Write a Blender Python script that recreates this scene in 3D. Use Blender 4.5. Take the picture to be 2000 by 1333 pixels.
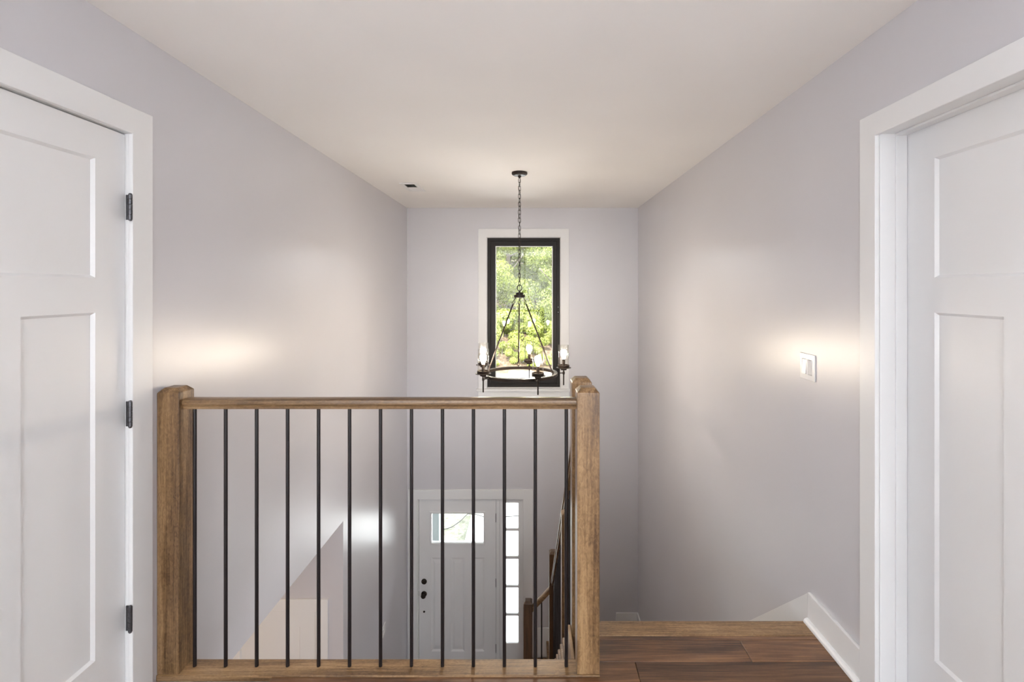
import bpy, bmesh, math, random
from mathutils import Vector, Matrix

random.seed(7)
S = bpy.context.scene
COL = S.collection
for o in list(bpy.data.objects):
    bpy.data.objects.remove(o)

# ------------------------------------------------------------------ camera
CAM_H = 1.505
cam_d = bpy.data.cameras.new('camera')
cam_d.sensor_width = 36.0
cam_d.lens = 960 / 2000 * 36.0
cam_d.shift_x = -36 / 2000
cam_d.shift_y = -104.5 / 2000
cam_d.clip_start = 0.02
cam_d.clip_end = 300
cam = bpy.data.objects.new('camera', cam_d)
COL.objects.link(cam)
cam.location = (0, 0, CAM_H)
cam.rotation_euler = (math.pi / 2, 0, 0)
S.camera = cam

# ------------------------------------------------------------------ world
W = bpy.data.worlds.new('overcast_sky')
S.world = W
W.use_nodes = True
bg = W.node_tree.nodes['Background']
bg.inputs[0].default_value = (0.90, 0.95, 1.0, 1)
bg.inputs[1].default_value = 6.5

# ------------------------------------------------------------------ sun and added fill lights
sd = bpy.data.lights.new('sun', 'SUN')
sd.energy = 9.0
sd.angle = math.radians(2)
sd.color = (1.0, 0.96, 0.88)
sun = bpy.data.objects.new('sun', sd)
COL.objects.link(sun)
sun.rotation_euler = Vector((0.14, 0.50, -0.86)).to_track_quat('-Z', 'Y').to_euler()


def area_light(name, loc, direction, sx, sy, power, color):
    d = bpy.data.lights.new(name, 'AREA')
    d.shape = 'RECTANGLE'
    d.size, d.size_y = sx, sy
    d.energy = power
    d.color = color
    o = bpy.data.objects.new(name, d)
    COL.objects.link(o)
    o.location = loc
    o.rotation_euler = Vector(direction).to_track_quat('-Z', 'Z').to_euler()
    return o


HALL_FILL_WIN = (-2.85, -0.95, 0.50, 2.10)      # Y0 Y1 Z0 Z1 of unseen hall windows, added to hold fill lamps
FILL_TINT = (0.95, 0.97, 1.0)
area_light('fill_hall_west', (-1.60, -1.9, 1.30), (1, 0, 0), 1.8, 1.5, 400, FILL_TINT)  # unseen fill lamps on both sides, added to brighten the hall
area_light('fill_hall_east', (1.42, -1.9, 1.30), (-1, 0, 0), 1.8, 1.5, 400, FILL_TINT)

BACK_FILL_WIN = [(-1.40, -1.02, 0.25, 2.25), (0.68, 1.21, 0.25, 2.25)]     # X0 X1 Z0 Z1, tall narrow windows added behind for frontal fill
for bx0, bx1, bz0, bz1 in BACK_FILL_WIN:
    area_light('fill_back', ((bx0 + bx1) / 2, -3.40, (bz0 + bz1) / 2), (0, 1, 0), bx1 - bx0 - 0.06, bz1 - bz0 - 0.06, 20, FILL_TINT)  # added lamps filling from behind, kept clear of the far pane's reflection
area_light('fill_lower_hall', (0.62, -0.66, -1.45), (0, 1, 0), 1.0, 1.3, 34, FILL_TINT)  # added lamp in an unseen wall, brightens the lower level

# ------------------------------------------------------------------ colour management
S.view_settings.view_transform = 'Standard'
S.view_settings.look = 'None'
S.view_settings.exposure = 0.58
S.view_settings.gamma = 1.0
S.view_settings.use_curve_mapping = False
S.cycles.use_denoising = True
S.cycles.caustics_reflective = False
S.cycles.caustics_refractive = False
S.cycles.max_bounces = 8
S.cycles.diffuse_bounces = 5
S.cycles.glossy_bounces = 6
S.cycles.use_adaptive_sampling = True
S.cycles.adaptive_threshold = 0.04
S.cycles.transparent_max_bounces = 24
S.cycles.sample_clamp_indirect = 6.0


# ================================================================== materials
def new_mat(name):
    m = bpy.data.materials.new(name)
    m.use_nodes = True
    nt = m.node_tree
    b = nt.nodes['Principled BSDF']
    return m, nt, b


def plain(name, color, rough=0.5, metal=0.0, spec=0.5, bump=0.0, bscale=200.0, emis=None, estr=0.0):
    m, nt, b = new_mat(name)
    b.inputs['Base Color'].default_value = (*color, 1)
    b.inputs['Roughness'].default_value = rough
    b.inputs['Metallic'].default_value = metal
    b.inputs['Specular IOR Level'].default_value = spec
    if emis:
        b.inputs['Emission Color'].default_value = (*emis, 1)
        b.inputs['Emission Strength'].default_value = estr
    tc = nt.nodes.new('ShaderNodeTexCoord')
    if bump > 0:
        n = nt.nodes.new('ShaderNodeTexNoise')
        n.inputs['Scale'].default_value = bscale
        n.inputs['Detail'].default_value = 1
        nt.links.new(tc.outputs['Object'], n.inputs['Vector'])
        bm_ = nt.nodes.new('ShaderNodeBump')
        bm_.inputs['Strength'].default_value = bump
        bm_.inputs['Distance'].default_value = 0.001
        nt.links.new(n.outputs['Fac'], bm_.inputs['Height'])
        nt.links.new(bm_.outputs['Normal'], b.inputs['Normal'])
    # tiny tonal variation so that no surface is perfectly flat
    r = nt.nodes.new('ShaderNodeValToRGB')
    r.color_ramp.elements[0].color = (*[c * 0.97 for c in color], 1)
    r.color_ramp.elements[1].color = (*[min(1, c * 1.02) for c in color], 1)
    n2 = nt.nodes.new('ShaderNodeTexNoise')
    n2.inputs['Scale'].default_value = 2.5
    n2.inputs['Detail'].default_value = 0
    nt.links.new(tc.outputs['Object'], n2.inputs['Vector'])
    nt.links.new(n2.outputs['Fac'], r.inputs['Fac'])
    nt.links.new(r.outputs['Color'], b.inputs['Base Color'])
    return m


def wood(name, axis, dark, mid, light, rough=0.35, figure=1.0, fine=1.0, coat=0.15):
    """Stained wood with the grain along the given axis (0 x, 1 y, 2 z)."""
    m, nt, b = new_mat(name)
    L = nt.links.new
    tc = nt.nodes.new('ShaderNodeTexCoord')
    oi = nt.nodes.new('ShaderNodeObjectInfo')
    add = nt.nodes.new('ShaderNodeVectorMath')
    add.operation = 'ADD'
    mul = nt.nodes.new('ShaderNodeVectorMath')
    mul.operation = 'SCALE'
    mul.inputs[0].default_value = (37.0, 53.0, 71.0)
    L(oi.outputs['Random'], mul.inputs['Scale'])
    L(tc.outputs['Object'], add.inputs[0])
    L(mul.outputs[0], add.inputs[1])

    def mapped(along, across):
        mp = nt.nodes.new('ShaderNodeMapping')
        s = [across] * 3
        s[axis] = along
        mp.inputs['Scale'].default_value = s
        L(add.outputs[0], mp.inputs['Vector'])
        return mp

    def noise(mp, scale, detail, dist):
        n = nt.nodes.new('ShaderNodeTexNoise')
        n.inputs['Scale'].default_value = scale
        n.inputs['Detail'].default_value = detail
        n.inputs['Distortion'].default_value = dist
        L(mp.outputs[0], n.inputs['Vector'])
        return n

    broad = noise(mapped(0.9, 9.0), 1.0, 4, 0.9)          # wide growth bands
    grain = noise(mapped(5.0, 150.0), 1.0, 5, 0.4)        # fine pores
    flake = noise(mapped(38.0, 75.0), 1.0, 2, 1.6)        # ray fleck
    a = nt.nodes.new('ShaderNodeMath')
    a.operation = 'MULTIPLY_ADD'
    L(grain.outputs['Fac'], a.inputs[0])
    a.inputs[1].default_value = 0.55 * fine
    L(broad.outputs['Fac'], a.inputs[2])
    a2 = nt.nodes.new('ShaderNodeMath')
    a2.operation = 'MULTIPLY_ADD'
    L(flake.outputs['Fac'], a2.inputs[0])
    a2.inputs[1].default_value = 0.30 * figure
    L(a.outputs[0], a2.inputs[2])
    tot = 1.0 + 0.55 * fine + 0.30 * figure
    rmp = nt.nodes.new('ShaderNodeMapRange')
    rmp.inputs['From Min'].default_value = tot * 0.39
    rmp.inputs['From Max'].default_value = tot * 0.61
    L(a2.outputs[0], rmp.inputs['Value'])
    cr = nt.nodes.new('ShaderNodeValToRGB')
    e = cr.color_ramp.elements
    e[0].color = (*dark, 1)
    e[1].color = (*light, 1)
    k = e.new(0.5)
    k.color = (*mid, 1)
    L(rmp.outputs[0], cr.inputs['Fac'])
    hsv = nt.nodes.new('ShaderNodeHueSaturation')
    vr = nt.nodes.new('ShaderNodeMapRange')
    vr.inputs['To Min'].default_value = 0.82
    vr.inputs['To Max'].default_value = 1.18
    L(oi.outputs['Random'], vr.inputs['Value'])
    L(vr.outputs[0], hsv.inputs['Value'])
    L(cr.outputs['Color'], hsv.inputs['Color'])
    L(hsv.outputs['Color'], b.inputs['Base Color'])
    b.inputs['Roughness'].default_value = rough
    b.inputs['Coat Weight'].default_value = coat
    b.inputs['Coat Roughness'].default_value = 0.25
    bp = nt.nodes.new('ShaderNodeBump')
    bp.inputs['Strength'].default_value = 0.25
    bp.inputs['Distance'].default_value = 0.0015
    L(a2.outputs[0], bp.inputs['Height'])
    L(bp.outputs['Normal'], b.inputs['Normal'])
    return m


def thin_glass(name, tint=(1, 1, 1), rough=0.0, ior=1.5, boost=1.0):
    """A thin pane: what is behind shows straight through, plus a Fresnel reflection."""
    m = bpy.data.materials.new(name)
    m.use_nodes = True
    nt = m.node_tree
    nt.nodes.clear()
    out = nt.nodes.new('ShaderNodeOutputMaterial')
    mix = nt.nodes.new('ShaderNodeMixShader')
    tr = nt.nodes.new('ShaderNodeBsdfTransparent')
    tr.inputs[0].default_value = (*tint, 1)
    gl = nt.nodes.new('ShaderNodeBsdfGlossy')
    gl.inputs['Roughness'].default_value = rough
    fr = nt.nodes.new('ShaderNodeFresnel')
    fr.inputs['IOR'].default_value = ior
    mu = nt.nodes.new('ShaderNodeMath')
    mu.operation = 'MULTIPLY'
    mu.use_clamp = True
    mu.inputs[1].default_value = boost
    nt.links.new(fr.outputs[0], mu.inputs[0])
    nt.links.new(mu.outputs[0], mix.inputs[0])
    nt.links.new(tr.outputs[0], mix.inputs[1])
    nt.links.new(gl.outputs[0], mix.inputs[2])
    nt.links.new(mix.outputs[0], out.inputs[0])
    return m


def rim_glass(name, tint, power=3.0, amount=0.5):
    """Clear blown glass: see-through face on, reflecting towards its rims."""
    m = thin_glass(name, tint)
    nt = m.node_tree
    lw = nt.nodes.new('ShaderNodeLayerWeight')
    lw.inputs['Blend'].default_value = 0.5
    pw = nt.nodes.new('ShaderNodeMath')
    pw.operation = 'POWER'
    pw.inputs[1].default_value = power
    mu = [n for n in nt.nodes if n.type == 'MATH' and n.operation == 'MULTIPLY'][0]
    mu.inputs[1].default_value = amount
    nt.links.new(lw.outputs['Facing'], pw.inputs[0])
    nt.links.new(pw.outputs[0], mu.inputs[0])
    return m


def leaf_mat(name, c1, c2):
    m, nt, b = new_mat(name)
    L = nt.links.new
    tc = nt.nodes.new('ShaderNodeTexCoord')
    n = nt.nodes.new('ShaderNodeTexNoise')
    n.inputs['Scale'].default_value = 1.6
    n.inputs['Detail'].default_value = 6
    n.inputs['Roughness'].default_value = 0.75
    cr = nt.nodes.new('ShaderNodeValToRGB')
    cr.color_ramp.elements[0].position = 0.32
    cr.color_ramp.elements[1].position = 0.68
    cr.color_ramp.elements[0].color = (*c1, 1)
    cr.color_ramp.elements[1].color = (*c2, 1)
    L(tc.outputs['Object'], n.inputs['Vector'])
    L(n.outputs['Fac'], cr.inputs['Fac'])
    L(cr.outputs['Color'], b.inputs['Base Color'])
    b.inputs['Roughness'].default_value = 0.55
    tl = nt.nodes.new('ShaderNodeBsdfTranslucent')
    L(cr.outputs['Color'], tl.inputs[0])
    mx = nt.nodes.new('ShaderNodeMixShader')
    mx.inputs[0].default_value = 0.45
    L(b.outputs[0], mx.inputs[1])
    L(tl.outputs[0], mx.inputs[2])
    L(mx.outputs[0], nt.nodes['Material Output'].inputs[0])
    return m


def ground_mat(name, cols, scale, rough=0.9):
    m, nt, b = new_mat(name)
    L = nt.links.new
    tc = nt.nodes.new('ShaderNodeTexCoord')
    n = nt.nodes.new('ShaderNodeTexNoise')
    n.inputs['Scale'].default_value = scale
    n.inputs['Detail'].default_value = 8
    n.inputs['Roughness'].default_value = 0.7
    cr = nt.nodes.new('ShaderNodeValToRGB')
    el = cr.color_ramp.elements
    el[0].position, el[1].position = 0.3, 0.7
    el[0].color = (*cols[0], 1)
    el[1].color = (*cols[-1], 1)
    for i, c in enumerate(cols[1:-1]):
        k = el.new(0.3 + 0.4 * (i + 1) / (len(cols) - 1))
        k.color = (*c, 1)
    L(tc.outputs['Object'], n.inputs['Vector'])
    L(n.outputs['Fac'], cr.inputs['Fac'])
    L(cr.outputs['Color'], b.inputs['Base Color'])
    b.inputs['Roughness'].default_value = rough
    return m


M = {}
M['wall'] = plain('wall_paint_lavender_grey', (0.600, 0.592, 0.622), rough=0.33, spec=0.9)
M['ceiling'] = plain('ceiling_flat_white', (0.87, 0.855, 0.84), rough=0.9, spec=0.2)
M['white'] = plain('white_semigloss_paint', (0.78, 0.785, 0.79), rough=0.33, spec=0.5)
M['plastic'] = plain('white_plastic', (0.86, 0.86, 0.85), rough=0.25)
M['screw'] = plain('white_screw', (0.7, 0.7, 0.7), rough=0.3)
M['iron'] = plain('black_iron', (0.012, 0.009, 0.010), rough=0.32, spec=0.4)
M['bronze'] = plain('oil_rubbed_bronze', (0.020, 0.013, 0.009), rough=0.42, metal=0.1, spec=0.3)
M['gunmetal'] = plain('hinge_gunmetal', (0.10, 0.10, 0.11), rough=0.35, metal=0.8)
M['dark'] = plain('dark_gap', (0.02, 0.02, 0.02), rough=0.9)
M['sash'] = plain('black_window_frame', (0.016, 0.013, 0.011), rough=0.45, spec=0.25)
M['glass'] = thin_glass('window_glass', (0.98, 0.99, 0.985), boost=1.6)
M['shade'] = rim_glass('clear_glass_shade', (0.955, 0.95, 0.94), 2.6, 0.6)
M['ventshade'] = plain('vent_louver_shade', (0.42, 0.42, 0.40), rough=0.5)  # white louvers turned from the light, their shade put into the colour
OAK = ((0.075, 0.037, 0.015), (0.205, 0.118, 0.052), (0.36, 0.225, 0.112))
M['oak_x'] = wood('stained_oak_along_x', 0, *OAK)
M['oak_y'] = wood('stained_oak_along_y', 1, *OAK)
M['oak_z'] = wood('stained_oak_along_z', 2, *OAK, figure=1.3)
DKW = ((0.040, 0.017, 0.008), (0.125, 0.057, 0.025), (0.235, 0.118, 0.052))
M['plank'] = wood('dark_hickory_plank', 0, *DKW, rough=0.32, figure=0.3, coat=0.2)
M['oak_dark_z'] = wood('dark_stained_oak', 2, (0.05, 0.024, 0.011), (0.10, 0.05, 0.022), (0.16, 0.085, 0.042), figure=0.6)
M['bulb'] = plain('lit_bulb', (1, 0.95, 0.85), emis=(1.0, 0.86, 0.69), estr=200.0)
M['lamp'] = plain('lit_lamp_diffuser', (1, 0.95, 0.85), emis=(1.0, 0.71, 0.43), estr=36.0)
M['leaf_a'] = leaf_mat('leaf_yellow_green', (0.13, 0.17, 0.02), (0.50, 0.54, 0.14))
M['leaf_b'] = leaf_mat('leaf_mid_green', (0.07, 0.10, 0.015), (0.38, 0.43, 0.11))
M['bark'] = ground_mat('bark', ((0.10, 0.08, 0.06), (0.25, 0.21, 0.17)), 9)
M['litter'] = ground_mat('leaf_litter', ((0.03, 0.018, 0.010), (0.12, 0.08, 0.048), (0.27, 0.20, 0.13)), 6)
M['lawn'] = ground_mat('pale_lawn', ((0.045, 0.050, 0.032), (0.11, 0.115, 0.085), (0.20, 0.20, 0.17)), 12)
M['concrete'] = ground_mat('pale_concrete', ((0.80, 0.79, 0.76), (0.88, 0.87, 0.85)), 4)
M['postgrey'] = plain('grey_painted_post', (0.085, 0.098, 0.095), rough=0.6)
M['rubber'] = plain('black_rubber', (0.015, 0.015, 0.015), rough=0.5)

# ================================================================== builders
WORLD = {}


def wloc(o):
    return WORLD.get(o.name, Vector((0, 0, 0))) if o else Vector((0, 0, 0))


def tag(o, label=None, cat=None, group=None, kind=None):
    if label:
        o['label'] = label
    if cat:
        o['category'] = cat
    if group:
        o['group'] = group
    if kind:
        o['kind'] = kind
    return o


def empty(name, loc, label=None, cat=None, group=None, kind=None):
    o = bpy.data.objects.new(name, None)
    o.empty_display_size = 0.1
    COL.objects.link(o)
    o.location = loc
    WORLD[o.name] = Vector(loc)
    return tag(o, label, cat, group, kind)


def finish(name, bm, mat, parent=None, smooth=False, bevel=0.0, segs=2, recalc=True, origin=None):
    """bm holds world coordinates; the object gets its own origin and sits under its parent."""
    if recalc:
        bmesh.ops.recalc_face_normals(bm, faces=bm.faces)
    vs = [v.co for v in bm.verts]
    lo = Vector([min(v[i] for v in vs) for i in range(3)])
    hi = Vector([max(v[i] for v in vs) for i in range(3)])
    org = Vector(origin) if origin else Vector(((lo.x + hi.x) / 2, (lo.y + hi.y) / 2, lo.z))
    for v in bm.verts:
        v.co -= org
    me = bpy.data.meshes.new(name)
    bm.to_mesh(me)
    bm.free()
    if smooth:
        for p in me.polygons:
            p.use_smooth = True
        try:
            me.set_sharp_from_angle(angle=math.radians(40))
        except Exception:
            pass
    me.materials.append(mat if not isinstance(mat, str) else M[mat])
    o = bpy.data.objects.new(name, me)
    COL.objects.link(o)
    WORLD[o.name] = org.copy()
    o.parent = parent
    o.location = org - wloc(parent)
    if bevel > 0:
        md = o.modifiers.new('bevel', 'BEVEL')
        md.width = bevel
        md.segments = segs
        md.limit_method = 'ANGLE'
        md.angle_limit = math.radians(35)
    return o


def dup(o, parent, loc, rot=None):
    """Copy of one mesh object (shared data) placed at a world location."""
    c = o.copy()
    COL.objects.link(c)
    WORLD[c.name] = Vector(loc)
    c.parent = parent
    c.location = Vector(loc) - wloc(parent)
    if rot is not None:
        c.rotation_euler = rot
    return c


def add_box(bm, x0, x1, y0, y1, z0, z1):
    vs = [bm.verts.new((x, y, z)) for x in (x0, x1) for y in (y0, y1) for z in (z0, z1)]
    for f in ((0, 1, 3, 2), (4, 6, 7, 5), (0, 4, 5, 1), (2, 3, 7, 6), (0, 2, 6, 4), (1, 5, 7, 3)):
        bm.faces.new([vs[i] for i in f])


def box(name, x0, x1, y0, y1, z0, z1, mat, parent=None, bevel=0.0, segs=2):
    bm = bmesh.new()
    add_box(bm, x0, x1, y0, y1, z0, z1)
    return finish(name, bm, mat, parent, bevel=bevel, segs=segs)


def add_lathe(bm, cx, cy, prof, n=24, cap=True):
    rings = []
    for r, z in prof:
        if r < 1e-6:
            rings.append([bm.verts.new((cx, cy, z))])
        else:
            rings.append([bm.verts.new((cx + r * math.cos(2 * math.pi * k / n), cy + r * math.sin(2 * math.pi * k / n), z)) for k in range(n)])
    for a, b in zip(rings, rings[1:]):
        for k in range(n):
            k2 = (k + 1) % n
            if len(a) == 1 and len(b) > 1:
                bm.faces.new((a[0], b[k], b[k2]))
            elif len(b) == 1 and len(a) > 1:
                bm.faces.new((a[k], a[k2], b[0]))
            elif len(a) > 1:
                bm.faces.new((a[k], a[k2], b[k2], b[k]))
    if cap:
        if len(rings[0]) > 1:
            bm.faces.new(rings[0])
        if len(rings[-1]) > 1:
            bm.faces.new(rings[-1])


def add_tube(bm, pts, r, n=10, closed=False, caps=True):
    """Round tube through points."""
    pts = [Vector(p) for p in pts]
    rings = []
    N = len(pts)
    ref = None
    for i, p in enumerate(pts):
        if closed:
            t = pts[(i + 1) % N] - pts[i - 1]
        else:
            t = pts[min(i + 1, N - 1)] - pts[max(i - 1, 0)]
        t.normalize()
        if ref is None:
            ref = Vector((0, 0, 1)) if abs(t.z) < 0.9 else Vector((1, 0, 0))
        u = (ref - t * ref.dot(t)).normalized()
        ref = u
        v = t.cross(u)
        rings.append([bm.verts.new(p + (u * math.cos(2 * math.pi * k / n) + v * math.sin(2 * math.pi * k / n)) * r) for k in range(n)])
    pairs = list(zip(rings, rings[1:]))
    if closed:
        pairs.append((rings[-1], rings[0]))
    for a, b in pairs:
        for k in range(n):
            k2 = (k + 1) % n
            bm.faces.new((a[k], a[k2], b[k2], b[k]))
    if caps and not closed:
        bm.faces.new(rings[0])
        bm.faces.new(rings[-1])


def tube(name, pts, r, mat, parent=None, n=10, closed=False):
    bm = bmesh.new()
    add_tube(bm, pts, r, n, closed)
    return finish(name, bm, mat, parent, smooth=True)


def lathe(name, cx, cy, prof, mat, parent=None, n=24, cap=True):
    bm = bmesh.new()
    add_lathe(bm, cx, cy, prof, n, cap)
    return finish(name, bm, mat, parent, smooth=True)


def add_prism(bm, poly, mp, n0, n1):
    """Extrude a 2D polygon (u, v) between n0 and n1; mp maps (u, v, n) to the world."""
    a = [bm.verts.new(mp(u, v, n0)) for u, v in poly]
    b = [bm.verts.new(mp(u, v, n1)) for u, v in poly]
    bm.faces.new(a)
    bm.faces.new(b[::-1])
    for i in range(len(poly)):
        j = (i + 1) % len(poly)
        bm.faces.new((a[i], a[j], b[j], b[i]))


def prism(name, poly, mp, n0, n1, mat, parent=None, bevel=0.0):
    bm = bmesh.new()
    add_prism(bm, poly, mp, n0, n1)
    return finish(name, bm, mat, parent, bevel=bevel)


def slab_bm(mp, u0, u1, v0, v1, n0, n1, holes=(), recess=(), depth=0.009, slope=0.009):
    """A board from (u0,v0) to (u1,v1), n0 front to n1 back, with through holes and
    recessed fields whose edges slope down from the front."""
    us = sorted({u0, u1, *[h[0] for h in holes], *[h[1] for h in holes], *[h[0] for h in recess], *[h[1] for h in recess]})
    vs = sorted({v0, v1, *[h[2] for h in holes], *[h[3] for h in holes], *[h[2] for h in recess], *[h[3] for h in recess]})
    us = [u for u in us if u0 - 1e-6 <= u <= u1 + 1e-6]
    vs = [v for v in vs if v0 - 1e-6 <= v <= v1 + 1e-6]
    bm = bmesh.new()
    cache = {}

    def V(u, v, n):
        k = (round(u, 5), round(v, 5), round(n, 5))
        if k not in cache:
            cache[k] = bm.verts.new(mp(u, v, n))
        return cache[k]

    def inside(lst, u, v):
        return any(h[0] < u < h[1] and h[2] < v < h[3] for h in lst)

    nu, nv = len(us) - 1, len(vs) - 1
    solid = [[not inside(holes, (us[i] + us[i + 1]) / 2, (vs[j] + vs[j + 1]) / 2) for j in range(nv)] for i in range(nu)]
    rec = [[inside(recess, (us[i] + us[i + 1]) / 2, (vs[j] + vs[j + 1]) / 2) for j in range(nv)] for i in range(nu)]
    for i in range(nu):
        for j in range(nv):
            if not solid[i][j]:
                continue
            a, b, c, d = us[i], us[i + 1], vs[j], vs[j + 1]
            if not rec[i][j]:
                bm.faces.new((V(a, c, n0), V(b, c, n0), V(b, d, n0), V(a, d, n0)))
            bm.faces.new((V(a, c, n1), V(a, d, n1), V(b, d, n1), V(b, c, n1)))
            for di, dj, p, q in ((-1, 0, (a, c), (a, d)), (1, 0, (b, c), (b, d)), (0, -1, (a, c), (b, c)), (0, 1, (a, d), (b, d))):
                ii, jj = i + di, j + dj
                if not (0 <= ii < nu and 0 <= jj < nv) or not solid[ii][jj]:
                    bm.faces.new((V(*p, n0), V(*q, n0), V(*q, n1), V(*p, n1)))
    for a, b, c, d in recess:
        o4 = [(a, c), (b, c), (b, d), (a, d)]
        i4 = [(a + slope, c + slope), (b - slope, c + slope), (b - slope, d - slope), (a + slope, d - slope)]
        sg = depth if n1 > n0 else -depth
        # outer corners may be split by the grid: build each side as one polygon over the grid points
        for k in range(4):
            k2 = (k + 1) % 4
            p, q = o4[k], o4[k2]
            if p[1] == q[1]:
                line = [(u, p[1]) for u in us if min(p[0], q[0]) <= u <= max(p[0], q[0])]
                line.sort(reverse=p[0] > q[0])
            else:
                line = [(p[0], v) for v in vs if min(p[1], q[1]) <= v <= max(p[1], q[1])]
                line.sort(key=lambda t: t[1], reverse=p[1] > q[1])
            bm.faces.new([V(*t, n0) for t in line] + [V(*i4[k2], n0 + sg), V(*i4[k], n0 + sg)])
    return bm


def slab(name, mp, u0, u1, v0, v1, n0, n1, mat, parent=None, holes=(), recess=(), depth=0.009, slope=0.009, bevel=0.0):
    return finish(name, slab_bm(mp, u0, u1, v0, v1, n0, n1, holes, recess, depth, slope), mat, parent, bevel=bevel)


# ================================================================== dimensions
XL, XR = -1.447, 1.260           # side wall faces
YF = 5.760                       # far wall face
YB = -3.300                      # wall behind the camera
ZC = 2.440                       # upper ceiling
ZL = -3.010                      # lower floor
ZLC = -0.300                     # lower ceiling
TH = 0.12
mpL = lambda u, v, n: (XL - n, u, v)        # left wall: u = y, v = z, n into the wall
mpR = lambda u, v, n: (XR + n, u, v)
mpF = lambda u, v, n: (u, YF + n, v)
mpB = lambda u, v, n: (u, YB - n, v)

DOOR_Y0, DOOR_Y1, DOOR_H = 0.905, 1.772, 2.062        # rough opening of the two hall doors
WIN = (-0.513, 0.354, 0.327, 2.096)                   # far window opening (x0 x1 z0 z1)
ENT = (-1.330, -0.075, ZL, -0.966)                    # entry door and sidelight opening

# ================================================================== room shell
hw = (HALL_FILL_WIN[0], HALL_FILL_WIN[1], HALL_FILL_WIN[2], HALL_FILL_WIN[3])
tag(slab('wall_left', mpL, YB - TH, YF + TH, ZL, ZC, 0, TH, 'wall',
         holes=[(DOOR_Y0, DOOR_Y1 + 0.017, 0.0, DOOR_H + 0.017), hw, (YB - TH - 0.1, 3.80, ZL - 0.1, ZLC)]),
    'lavender grey painted wall on the left, open to the lower hall below', 'wall', kind='structure')
tag(slab('wall_right', mpR, YB - TH, YF + TH, ZL, ZC, 0, TH, 'wall',
         holes=[(DOOR_Y0, DOOR_Y1 + 0.017, 0.0, DOOR_H + 0.017), hw]),
    'lavender grey painted wall on the right beside the stairs', 'wall', kind='structure')
tag(slab('wall_far', mpF, XL, XR, ZL, ZC, 0, TH, 'wall', holes=[WIN, (ENT[0], ENT[1], ENT[2] - 0.1, ENT[3])]),
    'two-storey lavender grey far wall around the window and entry door', 'wall', kind='structure')
tag(slab('wall_back', mpB, XL, XR, -0.28, ZC, 0, TH, 'wall', holes=BACK_FILL_WIN),
    'plain lavender grey wall closing the hall behind', 'wall', kind='structure')
tag(box('ceiling', -2.25, 2.05, YB - 0.7, YF + 0.75, ZC, ZC + 0.16, 'ceiling'),  # edges run past the walls as an added eave against the sun
    'flat white ceiling over hall and stairwell', 'ceiling', kind='structure')

# upper floor: structure with laid planks
floor = empty('floor', (0, 0, 0), 'dark brown wood plank floor of the upper hall', 'floor', kind='structure')
bm = bmesh.new()
poly = [(XL, YB), (XR, YB), (XR, 2.190), (0.215, 2.190), (0.215, 1.960), (XL, 1.960)]
add_prism(bm, poly, lambda u, v, n: (u, v, n), ZLC + 0.001, -0.020)
finish('subfloor', bm, 'wall', floor)
PW = 0.122
rows = []
y1 = 2.122
w = 0.024
k = 0
while y1 > 0.55:
    y0 = y1 - w
    rows.append((y0, y1, k))
    y1, w, k = y0, PW, k + 1
JOINTS = {1: [-0.60, 0.893], 2: [-1.0, 0.42], 3: [-0.15, 0.95], 0: [0.1]}
for y0, y1, k in rows:
    js = JOINTS.get(k)
    if js is None:
        x = XL + random.uniform(0.2, 0.9)
        js = []
        while x < XR - 0.15:
            js.append(x)
            x += random.uniform(0.6, 1.3)
    xs = [XL] + js + [XR]
    for a, b in zip(xs, xs[1:]):
        if y1 > 1.90 and a < 0.20:      # the stairwell takes the left part of these rows
            if b <= 0.215:
                continue
            if y0 > 1.90:
                a = 0.215
        if y1 > 1.93 and y0 <= 1.93 and a < 0.215:
            pass
        dz = random.uniform(-0.0006, 0.0006)
        box('plank', a + 0.0007, b - 0.0007, y0 + 0.0007, y1 - 0.0007, -0.020, dz, 'plank', floor, bevel=0.0018, segs=1)
# rows that run under the camera and behind it, joined
bm = bmesh.new()
y1 = rows[-1][0]
while y1 > YB:
    y0 = max(YB, y1 - PW)
    x = XL
    while x < XR - 0.01:
        x2 = min(XR, x + random.uniform(0.6, 1.3))
        add_box(bm, x + 0.0007, x2 - 0.0007, y0 + 0.0007, y1 - 0.0007, -0.020, 0.0)
        x = x2
    y1 = y0
tag(finish('plank_field', bm, 'plank', floor), kind='stuff')
# stair nosing along the top of the stairs
box('stair_nosing', 0.269, XR - 0.0135, 2.1225, 2.219, -0.024, 0.001, 'oak_x', floor, bevel=0.006, segs=3)

# lower level
tag(box('floor_lower', -3.5, XR, -0.6, YF, ZL - 0.1, ZL, 'plank'), 'dark wood floor of the lower entry hall', 'floor', kind='structure')
LW = (0.08, 1.16, -2.12, -0.78)  # opening added for the lower fill lamp
mpLB = lambda u, v, n: (u, -0.60 - n, v)
tag(slab('wall_lower_back', mpLB, -3.5, XR, ZL, ZLC, 0, TH, 'wall', holes=[LW]), 'lower hall wall below the viewer', 'wall', kind='structure')
w4 = empty('window_4', (0.62, -0.6, LW[2]), 'added unseen window for fill light in the lower hall', 'window', kind='structure')
slab('casing', mpLB, LW[0] - 0.09, LW[1] + 0.09, LW[2] - 0.09, LW[3] + 0.09, -0.015, 0.001, 'white', w4, holes=[LW], bevel=0.002)
slab('window_frame', mpLB, *LW, 0.012, 0.05, 'sash', w4, holes=[(LW[0] + 0.05, LW[1] - 0.05, LW[2] + 0.05, LW[3] - 0.05)])
tag(box('wall_lower_left', -3.5, -3.38, -0.60, 3.80, ZL, ZLC, 'wall'), 'lower hall wall at far left under the upper floor', 'wall', kind='structure')
LD = (-2.385, -1.652, ZL, -0.990)                    # closet door opening in the lower hall
mpC = lambda u, v, n: (u, 3.80 + n, v)
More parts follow.
